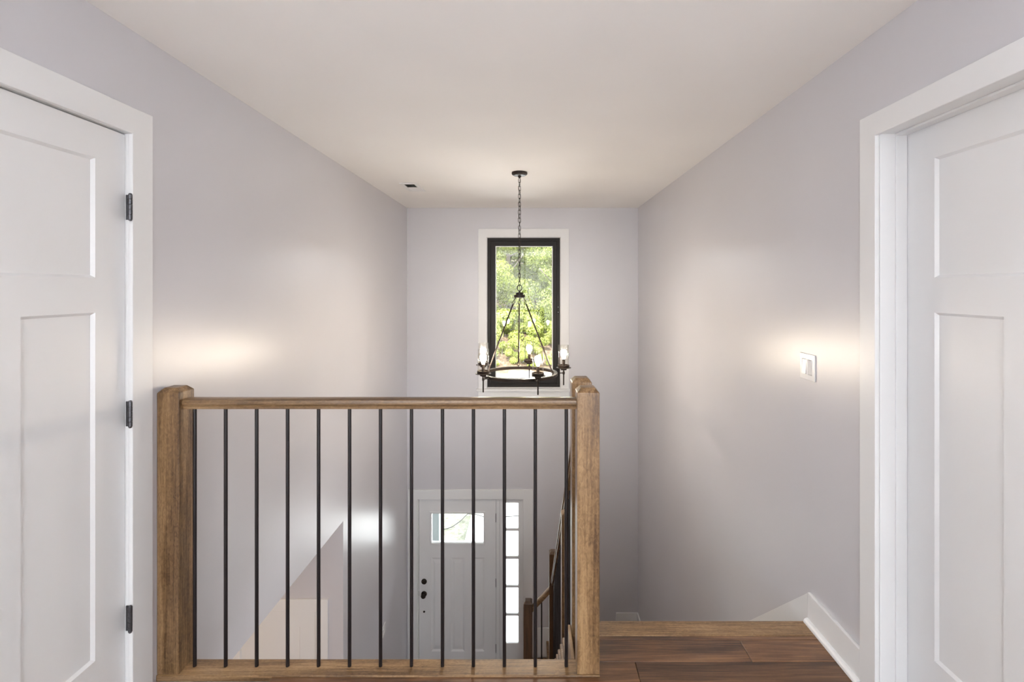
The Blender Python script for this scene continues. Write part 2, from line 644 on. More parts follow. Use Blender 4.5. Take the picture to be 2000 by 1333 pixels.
tag(slab('wall_lower_closet', mpC, -3.5, XL - TH + 0.0, ZL, ZLC, 0, TH, 'wall', holes=[(LD[0], LD[1], ZL - 0.1, LD[3])]),
    'short lower hall wall around the white closet door', 'wall', kind='structure')
tag(box('ceiling_lower', -3.5, XL - TH, -0.72, 3.92, ZLC, ZLC + 0.2, 'ceiling'), 'white ceiling of the lower hall', 'ceiling', kind='structure')
bm = bmesh.new()
add_prism(bm, [(XL - TH, -0.72), (XR, -0.72), (XR, 2.19), (0.215, 2.19), (0.215, 1.96), (XL - TH, 1.96)], lambda u, v, n: (u, v, n), ZLC - 0.012, ZLC)
tag(finish('ceiling_below_hall', bm, 'ceiling'), 'white ceiling on the underside of the upper hall', 'ceiling', kind='structure')
tag(box('wall_closet_back', -2.6, XL - TH, 4.6, 4.7, ZL, ZLC, 'wall'), 'wall inside the closet behind the lower door', 'wall', kind='structure')


# ================================================================== three-panel doors
def casing(name, mp, u0, u1, top, bottom, wd, parent, head_over=0.0, legs=(1, 1), n=-0.015):
    """Flat U-shaped casing around an opening u0..u1 up to top."""
    ol = u0 - wd if legs[0] else u0
    orr = u1 + wd if legs[1] else u1
    return slab(name, mp, ol, orr, bottom, top + wd, n, 0.001, 'white', parent, holes=[(u0, u1, bottom - 0.1, top)], bevel=0.0022)


def panels3(u0, u1, z0, stile=0.120):
    """top panel and two tall panels of a craftsman door"""
    mid = (u0 + u1) / 2
    top = (u0 + stile, u1 - stile, z0 + 1.538, z0 + 1.941)
    la = (u0 + stile, mid - stile / 2, z0 + 0.251, z0 + 1.421)
    lb = (mid + stile / 2, u1 - stile, z0 + 0.251, z0 + 1.421)
    return [top, la, lb]


def hinge(mp_pin, zc, parent, leafbox):
    """Barrel hinge: knuckles on a pin, and a leaf let into the jamb."""
    x, y = mp_pin
    lf = box('hinge', *leafbox(zc), 'gunmetal', parent, bevel=0.0006, segs=1)
    for k in range(5):
        za = zc - 0.0455 + k * 0.0182
        lathe('knuckle', x, y, [(0.0055, za + 0.0006), (0.0066, za + 0.0014), (0.0066, za + 0.0168), (0.0055, za + 0.0176)], 'gunmetal', lf, n=14)
    lathe('hinge_pin', x, y, [(0.0, zc - 0.0505), (0.0042, zc - 0.049), (0.0052, zc - 0.0462), (0.0052, zc + 0.0462), (0.0042, zc + 0.049), (0.0, zc + 0.0505)], 'gunmetal', lf, n=14)
    for dz in (-0.022, 0.020):
        add = leafbox(zc)
        cx, cy = (add[0] + add[1]) / 2, (add[2] + add[3]) / 2
        box('screw_slot', cx - 0.0022, cx + 0.0022, add[2] - 0.0006, add[2] + 0.0004, zc + dz - 0.011, zc + dz + 0.011, 'dark', lf)
    return lf


def knob(parent, x, y, z, dx):
    """Round knob on a rose for a door in a side wall; dx = +-1 towards the hall."""
    bm = bmesh.new()
    prof = [(0.0, 0), (0.031, 0), (0.031, 0.006), (0.012, 0.010), (0.011, 0.026), (0.021, 0.034), (0.0265, 0.045), (0.022, 0.056), (0.0, 0.060)]
    add_lathe(bm, 0, 0, prof, 20)
    bmesh.ops.rotate(bm, cent=(0, 0, 0), matrix=Matrix.Rotation(math.pi / 2 * dx, 3, 'Y'), verts=bm.verts)
    bmesh.ops.translate(bm, vec=(x, y, z), verts=bm.verts)
    return finish('door_knob', bm, 'bronze', parent, smooth=True)


JT = 0.018
# --- left door: opens into the hall, hinges on the far jamb
d1 = empty('door_1', (XL, DOOR_Y0, 0), 'white three-panel door with dark hinges in the left wall', 'door', kind='structure')
yl0, yl1 = DOOR_Y0 + JT, DOOR_Y1 - 0.0035
casing('casing', mpL, DOOR_Y0 + 0.006, DOOR_Y1 - 0.002, DOOR_H - 0.002, 0.0, 0.095, d1)
slab('jamb', mpL, DOOR_Y0, DOOR_Y1 + 0.0165, 0.0, DOOR_H + 0.0165, 0.001, TH, 'white', d1, holes=[(DOOR_Y0 + JT, DOOR_Y1 - 0.0005, -0.1, DOOR_H - 0.002)])
lp = panels3(DOOR_Y0 + JT + 0.003, DOOR_Y1 - 0.003, 0.0)
mpD1 = lambda u, v, n: (XL - 0.013 - n, u, v)
slab('door_leaf', mpD1, DOOR_Y0 + JT + 0.003, DOOR_Y1 - 0.003, 0.010, DOOR_H - 0.007, 0, 0.035, 'white', d1, recess=lp, depth=0.0095, slope=0.0085)
for p in lp:
    slab('panel', mpD1, p[0] + 0.0085, p[1] - 0.0085, p[2] + 0.0085, p[3] - 0.0085, 0.0095, 0.0345, 'white', d1)
slab('door_stop', lambda u, v, n: (XL - 0.049 - n, u, v), DOOR_Y0 + JT, DOOR_Y1 - 0.0005, 0.0, DOOR_H - 0.002, 0, 0.011, 'white', d1,
     holes=[(DOOR_Y0 + JT + 0.012, DOOR_Y1 - 0.0125, -0.1, DOOR_H - 0.014)])
for zc in (1.794, 1.050, 0.314):
    hinge((XL + 0.011, DOOR_Y1 - 0.0085), zc, d1, lambda z: (XL - 0.0085, XL + 0.010, DOOR_Y1 - 0.0045, DOOR_Y1 - 0.0006, z - 0.045, z + 0.045))
knob(d1, XL - 0.013, DOOR_Y0 + JT + 0.065, 0.92, 1)

# --- right door: opens away from the hall, set at the back of its jamb
d2 = empty('door_2', (XR, DOOR_Y0, 0), 'white three-panel door set deep in the jamb of the right wall', 'door', kind='structure')
casing('casing', mpR, DOOR_Y0 + 0.006, DOOR_Y1 + 0.0045, DOOR_H - 0.006, 0.0, 0.083, d2)
slab('jamb', mpR, DOOR_Y0, DOOR_Y1 + 0.0165, 0.0, DOOR_H + 0.0165, 0.001, TH + 0.02, 'white', d2, holes=[(DOOR_Y0 + JT, DOOR_Y1 + 0.0005, -0.1, DOOR_H - 0.002)])
slab('door_stop', lambda u, v, n: (XR + 0.054 + n, u, v), DOOR_Y0 + JT, DOOR_Y1 + 0.0005, 0.0, DOOR_H - 0.002, 0, 0.040, 'white', d2,
     holes=[(DOOR_Y0 + JT + 0.010, DOOR_Y1 - 0.0065, -0.1, DOOR_H - 0.010)], bevel=0.0015)
rp = panels3(DOOR_Y0 + JT + 0.003, DOOR_Y1 - 0.003, 0.0)
mpD2 = lambda u, v, n: (XR + 0.0955 + n, u, v)
slab('door_leaf', mpD2, DOOR_Y0 + JT + 0.003, DOOR_Y1 - 0.003, 0.010, DOOR_H - 0.006, 0, 0.035, 'white', d2, recess=rp, depth=0.0095, slope=0.0085)
for p in rp:
    slab('panel', mpD2, p[0] + 0.0085, p[1] - 0.0085, p[2] + 0.0085, p[3] - 0.0085, 0.0095, 0.0345, 'white', d2)
knob(d2, XR + 0.0955, DOOR_Y0 + JT + 0.065, 0.92, -1)

# --- closet door of the lower hall
d4 = empty('door_4', (LD[0], 3.80, ZL), 'white panel door lit warm in the lower hall', 'door', kind='structure')
casing('casing', mpC, LD[0] + 0.004, LD[1] - 0.004, LD[3] - 0.004, ZL, 0.094, d4)
slab('jamb', mpC, LD[0], LD[1], ZL, LD[3], 0.001, TH, 'white', d4, holes=[(LD[0] + 0.010, LD[1] - 0.010, ZL - 0.1, LD[3] - 0.010)])
cp = panels3(LD[0] + 0.013, LD[1] - 0.013, ZL - 0.055)
mpD4 = lambda u, v, n: (u, 3.806 + n, v)
slab('door_leaf', mpD4, LD[0] + 0.014, LD[1] - 0.014, ZL + 0.01, LD[3] - 0.016, 0, 0.035, 'white', d4, recess=cp, depth=0.014, slope=0.009)
for p in cp:
    slab('panel', mpD4, p[0] + 0.009, p[1] - 0.009, p[2] + 0.009, p[3] - 0.009, 0.014, 0.0345, 'white', d4)
slab('door_stop', lambda u, v, n: (u, 3.842 + n, v), LD[0] + 0.010, LD[1] - 0.010, ZL, LD[3] - 0.010, 0, 0.012, 'white', d4, holes=[(LD[0] + 0.03, LD[1] - 0.03, ZL - 0.1, LD[3] - 0.03)])

# ================================================================== entry door and sidelight
d3 = empty('door_3', (-0.857, YF, ZL), 'white entry door with a small glass light and a sidelight', 'door', kind='structure')
slab('casing', mpF, -1.434, 0.028, ZL, -0.863, -0.016, 0.001, 'white', d3, holes=[(-1.322, -0.083, ZL - 0.1, -0.974)], bevel=0.0025)
slab('door_frame', mpF, -1.330, -0.075, ZL, -0.966, 0.0015, TH + 0.01, 'white', d3,
     holes=[(-1.3115, -0.402, ZL - 0.1, -0.9775), (-0.361, -0.083, ZL + 0.02, -0.9775)], bevel=0.002)
EL = (-1.308, -0.4055, ZL + 0.012, -0.981)
mpE = lambda u, v, n: (u, YF + 0.012 + n, v)
dg = (-1.160, -0.551, -1.494, -1.148)
ep = [(-1.166, -1.000, -2.772, -1.668), (-0.936, -0.774, -2.772, -1.668), (-0.706, -0.540, -2.772, -1.668)]
slab('door_leaf', mpE, *EL, 0, 0.044, 'white', d3, holes=[dg], recess=ep, depth=0.010, slope=0.020)
for a, b, c, d_ in ep:
    # raised field inside each sunk moulding
    slab('panel', mpE, a + 0.020, b - 0.020, c + 0.020, d_ - 0.020, 0.010, 0.043, 'white', d3)
    bm = bmesh.new()
    o4 = [(a + 0.026, c + 0.026), (b - 0.026, c + 0.026), (b - 0.026, d_ - 0.026), (a + 0.026, d_ - 0.026)]
    s_ = 0.022
    i4 = [(a + 0.026 + s_, c + 0.026 + s_ * 2), (b - 0.026 - s_, c + 0.026 + s_ * 2), (b - 0.026 - s_, d_ - 0.026 - s_ * 2), (a + 0.026 + s_, d_ - 0.026 - s_ * 2)]
    A = [bm.verts.new(mpE(*p, 0.0099)) for p in o4]
    B = [bm.verts.new(mpE(*p, 0.003)) for p in i4]
    bm.faces.new(B)
    bm.faces.new(A[::-1])
    for q in range(4):
        bm.faces.new((A[q], A[(q + 1) % 4], B[(q + 1) % 4], B[q]))
    finish('raised_field', bm, 'white', d3)
lf = slab('light_moulding', mpE, dg[0] - 0.022, dg[1] + 0.022, dg[2] - 0.024, dg[3] + 0.022, -0.012, 0.006, 'white', d3, holes=[dg], bevel=0.004)
slab('door_stop', mpE, -1.3113, -0.4022, ZL + 0.001, -0.9777, 0.0445, 0.058, 'white', d3, holes=[(-1.296, -0.418, ZL + 0.02, -0.993)])
slab('pane', mpE, dg[0] - 0.001, dg[1] + 0.001, dg[2] - 0.001, dg[3] + 0.001, 0.019, 0.021, 'glass', d3)
# sidelight
sg = (-0.288, -0.143)
pz = [(-1.329, -1.030), (-1.656, -1.359), (-1.999, -1.689), (-2.331, -2.026), (-2.679, -2.358)]
slab('sidelight_sash', mpE, -0.3605, -0.0835, ZL + 0.021, -0.980, 0.004, 0.044, 'white', d3, holes=[(sg[0], sg[1], a, b) for a, b in pz], bevel=0.003)
for a, b in pz:
    slab('pane', mpE, sg[0] - 0.001, sg[1] + 0.001, a - 0.001, b + 0.001, 0.023, 0.025, 'glass', d3)


def lathe_y(name, x, y, z, prof, mat, parent, n=20):
    """Lathe whose axis points towards the camera (-Y)."""
    bm = bmesh.new()
    add_lathe(bm, 0, 0, prof, n)
    bmesh.ops.rotate(bm, cent=(0, 0, 0), matrix=Matrix.Rotation(math.pi / 2, 3, 'X'), verts=bm.verts)
    bmesh.ops.translate(bm, vec=(x, y, z), verts=bm.verts)
    return finish(name, bm, mat, parent, smooth=True)


yE = YF + 0.012
lathe_y('deadbolt', -1.248, yE, -1.948, [(0, 0), (0.032, 0), (0.032, 0.008), (0.026, 0.014), (0.018, 0.015), (0.016, 0.022), (0, 0.024)], 'bronze', d3)
kb = lathe_y('door_knob', -1.248, yE, -2.094, [(0, 0), (0.033, 0), (0.033, 0.006), (0.013, 0.011), (0.012, 0.030), (0.024, 0.038), (0.029, 0.050), (0.022, 0.061), (0, 0.064)], 'bronze', d3)
lathe_y('lock_button', -1.248, yE, -2.304, [(0, 0), (0.012, 0), (0.011, 0.005), (0, 0.006)], 'bronze', d3)
box('strike_plate', -1.3108, -1.3085, yE - 0.002, yE + 0.02, -2.115, -2.065, 'bronze', d3)
for zc in (-1.200, -1.965, -2.735):
    hg = lathe('hinge', -0.4035, yE - 0.003, [(0.0, zc - 0.052), (0.005, zc - 0.05), (0.006, zc - 0.046), (0.006, zc + 0.046), (0.005, zc + 0.05), (0, zc + 0.052)], 'gunmetal', d3, n=12)

# ================================================================== far window
w1 = empty('window_1', (-0.08, YF, WIN[2]), 'tall black framed window with white casing on the far wall', 'window', kind='structure')
mpW = mpF
CW = 0.097
slab('casing', mpF, WIN[0] - CW, WIN[1] + CW, WIN[2] - 0.004, WIN[3] + CW, -0.016, 0.001, 'white', w1, holes=[(WIN[0], WIN[1], WIN[2] - 0.1, WIN[3])], bevel=0.002)
box('window_stool', WIN[0] - CW - 0.022, WIN[1] + CW + 0.006, YF - 0.042, YF + 0.05, WIN[2] - 0.034, WIN[2] - 0.004, 'white', w1, bevel=0.005)
box('window_apron', WIN[0] - CW, WIN[1] + CW, YF - 0.016, YF + 0.0005, WIN[2] - 0.125, WIN[2] - 0.034, 'white', w1, bevel=0.002)
slab('jamb_liner', mpF, WIN[0], WIN[1], WIN[2], WIN[3], 0.001, TH, 'white', w1, holes=[(WIN[0] + 0.006, WIN[1] - 0.006, WIN[2] + 0.006, WIN[3] - 0.006)])
gx0, gx1, gz0, gz1 = -0.414, 0.264, 0.424, 1.996
slab('window_frame', mpF, WIN[0] + 0.006, WIN[1] - 0.006, WIN[2] + 0.006, WIN[3] - 0.006, 0.030, 0.105, 'sash', w1,
     holes=[(WIN[0] + 0.042, WIN[1] - 0.042, WIN[2] + 0.042, WIN[3] - 0.042)], bevel=0.002)
slab('window_sash', mpF, WIN[0] + 0.0425, WIN[1] - 0.0425, WIN[2] + 0.0425, WIN[3] - 0.0425, 0.042, 0.092, 'sash', w1,
     holes=[(gx0, gx1, gz0, gz1)], bevel=0.002)
slab('glazing_bead', mpF, gx0 + 0.0003, gx1 - 0.0003, gz0 + 0.0003, gz1 - 0.0003, 0.052, 0.066, 'plastic', w1,
     holes=[(gx0 + 0.010, gx1 - 0.010, gz0 + 0.010, gz1 - 0.010)])
slab('pane', mpF, gx0 + 0.001, gx1 - 0.001, gz0 + 0.001, gz1 - 0.001, 0.0665, 0.0685, 'glass', w1)
lk = box('window_lock', 0.318, 0.334, YF + 0.014, YF + 0.031, 1.20, 1.29, 'sash', w1, bevel=0.003)
for dz in (-0.030, 0.030):
    lathe_y('lock_screw', 0.326, YF + 0.0142, 1.245 + dz, [(0, 0), (0.004, 0), (0.003, 0.002), (0, 0.0022)], 'screw', lk, n=10)

# unseen hall windows, added around the side fill lamps
for i, (mp, side) in enumerate(((mpL, 'left'), (mpR, 'right'))):
    y0, y1, z0, z1 = HALL_FILL_WIN
    wn = empty('window_%d' % (i + 2), (XL if i == 0 else XR, (y0 + y1) / 2, z0),
               'added window for fill light in the %s wall behind the viewer' % side, 'window', kind='structure')
    slab('casing', mp, y0 - 0.09, y1 + 0.09, z0 - 0.09, z1 + 0.09, -0.015, 0.001, 'white', wn, holes=[(y0, y1, z0, z1)], bevel=0.002)
    slab('window_frame', mp, y0, y1, z0, z1, 0.03, 0.09, 'sash', wn, holes=[(y0 + 0.05, y1 - 0.05, z0 + 0.05, z1 - 0.05)])
    slab('pane', mp, y0 + 0.049, y1 - 0.049, z0 + 0.049, z1 - 0.049, 0.06, 0.062, 'glass', wn)


for i, bw in enumerate(BACK_FILL_WIN):  # narrow windows added around the back fill lamps
    wn = empty('window_%d' % (i + 5), ((bw[0] + bw[1]) / 2, YB, bw[2]), 'added tall narrow window for fill light behind the viewer, %s side' % ('left', 'right')[i], 'window', kind='structure')
    slab('window_frame', mpB, *bw, -0.012, 0.05, 'white', wn, holes=[(bw[0] + 0.03, bw[1] - 0.03, bw[2] + 0.03, bw[3] - 0.03)])
    slab('pane', mpB, bw[0] + 0.029, bw[1] - 0.029, bw[2] + 0.029, bw[3] - 0.029, 0.03, 0.032, 'glass', wn)

# ================================================================== baseboards and stair skirt
def baseboard(name, pts_mp, u0, u1, z0, label, h=0.133, shoe=True, n_th=0.014):
    b = empty(name, pts_mp((u0 + u1) / 2, z0, 0), label, 'baseboard', kind='structure')
    slab('board', pts_mp, u0, u1, z0, z0 + h, -n_th, 0.001, 'white', b, bevel=0.004)
    if shoe:
        bm = bmesh.new()
        prof = [(0.0, 0.0)] + [(0.019 * math.cos(a), 0.019 * math.sin(a)) for a in [i * math.pi / 12 for i in range(7)]]
        A = [bm.verts.new(pts_mp(u0, z0 + q, -n_th - p)) for p, q in prof]
        B = [bm.verts.new(pts_mp(u1, z0 + q, -n_th - p)) for p, q in prof]
        bm.faces.new(A)
        bm.faces.new(B[::-1])
        for i in range(len(prof)):
            j = (i + 1) % len(prof)
            bm.faces.new((A[i], A[j], B[j], B[i]))
        finish('shoe_moulding', bm, 'white', b, smooth=True)
    return b


baseboard('baseboard_right', mpR, DOOR_Y1 + 0.0875, 2.211, 0.001, 'white baseboard with shoe moulding at the head of the stairs')
baseboard('baseboard_right_hall', mpR, YB, DOOR_Y0 - 0.077, 0.001, 'white baseboard along the right hall wall behind the viewer')
baseboard('baseboard_left_hall', mpL, YB, DOOR_Y0 - 0.083, 0.001, 'white baseboard along the left hall wall behind the viewer')
SL = 0.1877 / 0.212
RISE, RUN = 0.1877, 0.212
Y_TOP = 2.219
JY = 2.2115
zk = lambda y: 0.115 - SL * (y - JY)
LBY = JY + (0.115 + 2.305) / SL
tag(prism('trim_1', [(JY, 0.134), (JY + 0.010, 0.122), (LBY, -2.305), (LBY, -2.60), (JY, -0.42)],
          mpR, -0.013, 0.001, 'white', bevel=0.003),
    'white skirt board sloping down the right wall beside the stairs', 'skirt board', kind='structure')
tag(slab('baseboard_landing', mpR, LBY + 0.0005, YF, -2.44, -2.305, -0.013, 0.001, 'white', bevel=0.003),
    'white baseboard in the corner of the stair landing', 'baseboard', kind='structure')
tag(slab('baseboard_far', mpF, 1.002, XR - 0.0135, -2.63, -2.304, -0.013, 0.001, 'white', bevel=0.003),
    'short white baseboard on the far wall at the landing corner', 'baseboard', kind='structure')
tag(slab('baseboard_far_lower', mpF, 0.085, 1.0015, -2.82, -2.48, -0.013, 0.001, 'white', bevel=0.003),
    'lower white baseboard on the far wall beside the winder steps', 'baseboard', kind='structure')

# ================================================================== staircase
st = empty('staircase', (0.72, 3.5, ZL), 'stained oak staircase with white stringer going down the right wall', 'staircase')
SX0, SX1 = 0.185, XR - 0.014
mpS = lambda u, v, n: (n, u, v)
for n in range(1, 13):
    ya, yb = Y_TOP + RUN * (n - 1), Y_TOP + RUN * n
    z = -RISE * n
    box('tread', 0.170, SX1, ya - 0.022, yb, z - 0.025, z, 'oak_x', st, bevel=0.006, segs=3)
    box('riser', SX0 + 0.002, SX1, ya - 0.042, ya - 0.0225, z - 0.024, z + RISE - 0.0255, 'white', st)
box('riser', SX0 + 0.06, SX1, Y_TOP + RUN * 12 - 0.042, Y_TOP + RUN * 12 - 0.0225, -RISE * 13, -RISE * 12 - 0.0255, 'white', st)
mpZ = lambda u, v, n: (u, v, n)
NY = Y_TOP + RUN * 12
prism('winder_tread', [(0.268, NY - 0.022), (SX1, NY - 0.022), (SX1, YF - 0.014), (1.0, YF - 0.014)], mpZ, -2.44 - 0.03, -2.44, 'oak_x', st, bevel=0.004)
prism('winder_tread', [(0.200, NY + 0.05), (0.268, NY + 0.02), (1.0, YF - 0.014), (0.185, YF - 0.014)], mpZ, -2.63 - 0.03, -2.6285, 'oak_x', st, bevel=0.004)
prism('winder_riser', [(0.285, NY + 0.035), (0.300, NY + 0.030), (1.015, YF - 0.02), (1.0, YF - 0.015)], mpZ, -2.6275, -2.4705, 'white', st)
box('riser', 0.190, 0.205, NY + 0.05, YF - 0.014, -2.815, -2.661, 'oak_y', st)
box('tread', -0.030, 0.215, NY - 0.02, YF - 0.020, -2.845, -2.8205, 'oak_y', st, bevel=0.005)
box('riser', -0.010, 0.006, NY, YF - 0.020, ZL, -2.8455, 'white', st)
# open stringer with its saw-tooth edge
tooth = []
for n in range(1, 13):
    ya, yb = Y_TOP + RUN * (n - 1) - 0.022, Y_TOP + RUN * n - 0.022
    tooth += [(ya, -RISE * n - 0.0255), (yb, -RISE * n - 0.0255)]
poly = tooth + [(NY - 0.022, -RISE * 12 - 0.30), (Y_TOP - 0.022, -RISE - 0.30)]
prism('stringer', poly, mpS, SX0 - 0.004, SX0 + 0.014, 'white', st)
(prism('side_wall', [(2.20, -RISE - 0.20), (NY - 0.03, -RISE * 12 - 0.20), (NY - 0.03, ZL), (1.98, ZL), (1.98, ZLC - 0.015), (2.19, ZLC - 0.015)], mpS, 0.2, 0.28, 'wall', st))
box('well_fascia', 0.166, 0.1805, 1.990, 2.196, -0.285, -0.001, 'oak_y', st, bevel=0.003)


# ================================================================== balustrades
def newel(name, x0, x1, y0, y1, z0, ztop, mat, parent):
    """Square post with a chamfered top."""
    c, h = 0.017, 0.018
    bm = bmesh.new()
    lv = [(0, z0), (0, ztop - h), (c, ztop)]
    rings = []
    for ins, z in lv:
        rings.append([bm.verts.new(p) for p in ((x0 + ins, y0 + ins, z), (x1 - ins, y0 + ins, z), (x1 - ins, y1 - ins, z), (x0 + ins, y1 - ins, z))])
    for a, b in zip(rings, rings[1:]):
        for k in range(4):
            bm.faces.new((a[k], a[(k + 1) % 4], b[(k + 1) % 4], b[k]))
    bm.faces.new(rings[0])
    bm.faces.new(rings[-1])
    return finish(name, bm, mat, parent, bevel=0.0025, segs=2)


RAIL = [(-0.0200, -0.040), (0.0200, -0.040), (0.0215, -0.031), (0.0165, -0.0235), (0.0275, -0.021), (0.0290, -0.013), (0.0265, -0.005), (0.018, -0.0008),
        (0, 0), (-0.018, -0.0008), (-0.0265, -0.005), (-0.0290, -0.013), (-0.0275, -0.021), (-0.0165, -0.0235), (-0.0215, -0.031)]


def rail(name, p0, p1, mat, parent, k=1.0):
    """Moulded handrail: profile stays upright, ends cut plumb."""
    p0, p1 = Vector(p0), Vector(p1)
    d = (p1 - p0)
    side = Vector((d.y, -d.x, 0)).normalized()
    steep = d.length / max(1e-6, Vector((d.x, d.y, 0)).length)
    bm = bmesh.new()
    A = [bm.verts.new(p0 + side * u * k + Vector((0, 0, v * steep * k))) for u, v in RAIL]
    B = [bm.verts.new(p1 + side * u * k + Vector((0, 0, v * steep * k))) for u, v in RAIL]
    bm.faces.new(A)
    bm.faces.new(B[::-1])
    for i in range(len(RAIL)):
        j = (i + 1) % len(RAIL)
        bm.faces.new((A[i], A[j], B[j], B[i]))
    return finish(name, bm, mat, parent, smooth=True)


PY0, PY1 = 1.902, 1.989
YR = (PY0 + PY1) / 2
bal = empty('balustrade', (-0.59, YR, 0), 'stained oak railing with black iron balusters along the stairwell edge', 'railing')
newel('newel_post', -1.4460, -1.3600, PY0, PY1, 0.006, 1.114, 'oak_z', bal)
newel('newel_post', 0.181, 0.268, PY0, PY1, 0.006, 1.114, 'oak_z', bal)
rail('handrail', (-1.3598, YR + 0.002, 1.068), (0.1808, YR + 0.002, 1.068), 'oak_x', bal)
box('shoe_rail', -1.4463, 0.2690, 1.897, 1.984, -0.0195, 0.0058, 'oak_x', bal, bevel=0.004, segs=3)
b0 = None
for i in range(13):
    x = (380.5 + i * 60.46 - 1036) * YR / 960
    if b0 is None:
        b0 = lathe('baluster', x, YR, [(0.0070, 0.004), (0.0070, 1.030)], 'iron', bal, n=14)
    else:
        dup(b0, bal, (x, YR, 0.004))

sb = empty('stair_railing', (0.22, 3.4, ZL), 'oak stair railing with black balusters descending to the landing', 'railing')
newel('newel_post', 0.181, 0.268, 2.140, 2.227, -0.187, 1.108, 'oak_z', sb)
rt = lambda y: -SL * (y - Y_TOP) + 0.905          # top of the sloping handrail
LY0, LY1 = 4.722, 4.808
newel('newel_post', 0.181, 0.268, LY0, LY1, -2.66, -1.045, 'oak_dark_z', sb)
rail('handrail', (0.2235, 2.2272, rt(2.2272)), (0.2235, LY0 - 0.0002, rt(LY0)), 'oak_y', sb)
newel('newel_post', 0.186, 0.262, 2.925, 3.001, -RISE * 3 - 0.004 - RISE, rt(3.001) - 0.052, 'oak_z', sb)
for n in range(1, 13):
    for f in (0.25, 0.75):
        y = Y_TOP + RUN * (n - 1 + f) - 0.022
        if y < 2.25 or abs(y - 2.963) < 0.05 or y > 4.70:
            continue
        lathe('baluster', 0.2235, y, [(0.0070, -RISE * n - 0.003), (0.0070, rt(y) - 0.050)], 'iron', sb, n=10)
newel('newel_post', -0.067, 0.0195, LY0, LY1, -2.8205, -1.522, 'oak_dark_z', sb)
rail('handrail', (0.1808, 4.765, -1.405), (0.0197, 4.765, -1.575), 'oak_x', sb)
lathe('baluster', 0.108, 4.765, [(0.0070, -2.8215), (0.0070, -1.530)], 'iron', sb, n=10)

# ================================================================== chandelier
CX, CY = -0.0885, 3.985
ch = empty('chandelier', (CX, CY, ZC), 'bronze wagon-wheel chandelier with five clear glass candle shades', 'chandelier')
lathe('canopy', CX, CY, [(0.0, ZC - 0.0005), (0.063, ZC - 0.0005), (0.064, ZC - 0.014), (0.060, ZC - 0.020), (0.052, ZC - 0.022), (0.048, ZC - 0.027), (0.014, ZC - 0.031), (0.012, ZC - 0.040), (0.006, ZC - 0.046), (0, ZC - 0.047)], 'bronze', ch, n=32)


def link_pts(h, w_, n=14):
    """Stadium-shaped link in the XZ plane, centred on the origin."""
    r = w_ / 2
    s = h / 2 - r
    out = []
    for i in range(n):
        a = math.pi * i / (n - 1)
        out.append((r * math.cos(a), 0, s + r * math.sin(a)))
    for i in range(n):
        a = math.pi + math.pi * i / (n - 1)
        out.append((r * math.cos(a), 0, -s + r * math.sin(a)))
    return out


z_top, z_bot = ZC - 0.050, 1.520
NL = 27
pitch = (z_top - z_bot) / NL
first = None
for i in range(NL):
    zc = z_top - pitch * (i + 0.5)
    yaw = (0 if i % 2 == 0 else math.pi / 2) + random.uniform(-0.35, 0.35) + 0.4
    tilt = random.uniform(-0.05, 0.05)
    if first is None:
        bm = bmesh.new()
        add_tube(bm, [(CX + p[0], CY + p[1], zc + p[2]) for p in link_pts(pitch + 0.0080, 0.0195)], 0.0021, 7, True)
        first = finish('chain_link', bm, 'bronze', ch, smooth=True, origin=(CX, CY, zc))
        first.rotation_euler = (0, tilt, yaw)
    else:
        dup(first, ch, (CX, CY, zc), (0, tilt, yaw))
# electric cord woven through the chain
tube('cord', [(CX + 0.004 * math.sin(i * 1.3), CY + 0.004 * math.cos(i * 1.3), ZC - 0.045 - (ZC - 0.045 - 1.475) * i / 40) for i in range(41)], 0.0013, 'bronze', ch, n=6)
ZH = 1.430
tube('hanging_loop', [(CX + 0.0195 * math.cos(a), CY, 1.502 + 0.0235 * math.sin(a)) for a in [2 * math.pi * i / 28 for i in range(28)]], 0.0032, 'bronze', ch, 8, True)
lathe('hub', CX, CY, [(0, ZH + 0.052), (0.007, ZH + 0.050), (0.008, ZH + 0.036), (0.030, ZH + 0.033), (0.031, ZH + 0.017), (0.044, ZH + 0.016), (0.045, ZH - 0.005), (0.040, ZH - 0.007), (0, ZH - 0.007)], 'bronze', ch, n=32)
ZR = 0.806
RR = 0.296
bm = bmesh.new()
n = 72
rr = [(RR - 0.013, ZR - 0.012), (RR + 0.013, ZR - 0.012), (RR + 0.013, ZR + 0.012), (RR - 0.013, ZR + 0.012)]
rings = [[bm.verts.new((CX + r * math.cos(2 * math.pi * k / n), CY + r * math.sin(2 * math.pi * k / n), z)) for k in range(n)] for r, z in rr]
for i in range(4):
    a, b = rings[i], rings[(i + 1) % 4]
    for k in range(n):
        bm.faces.new((a[k], a[(k + 1) % n], b[(k + 1) % n], b[k]))
finish('wheel_ring', bm, 'bronze', ch, bevel=0.002)
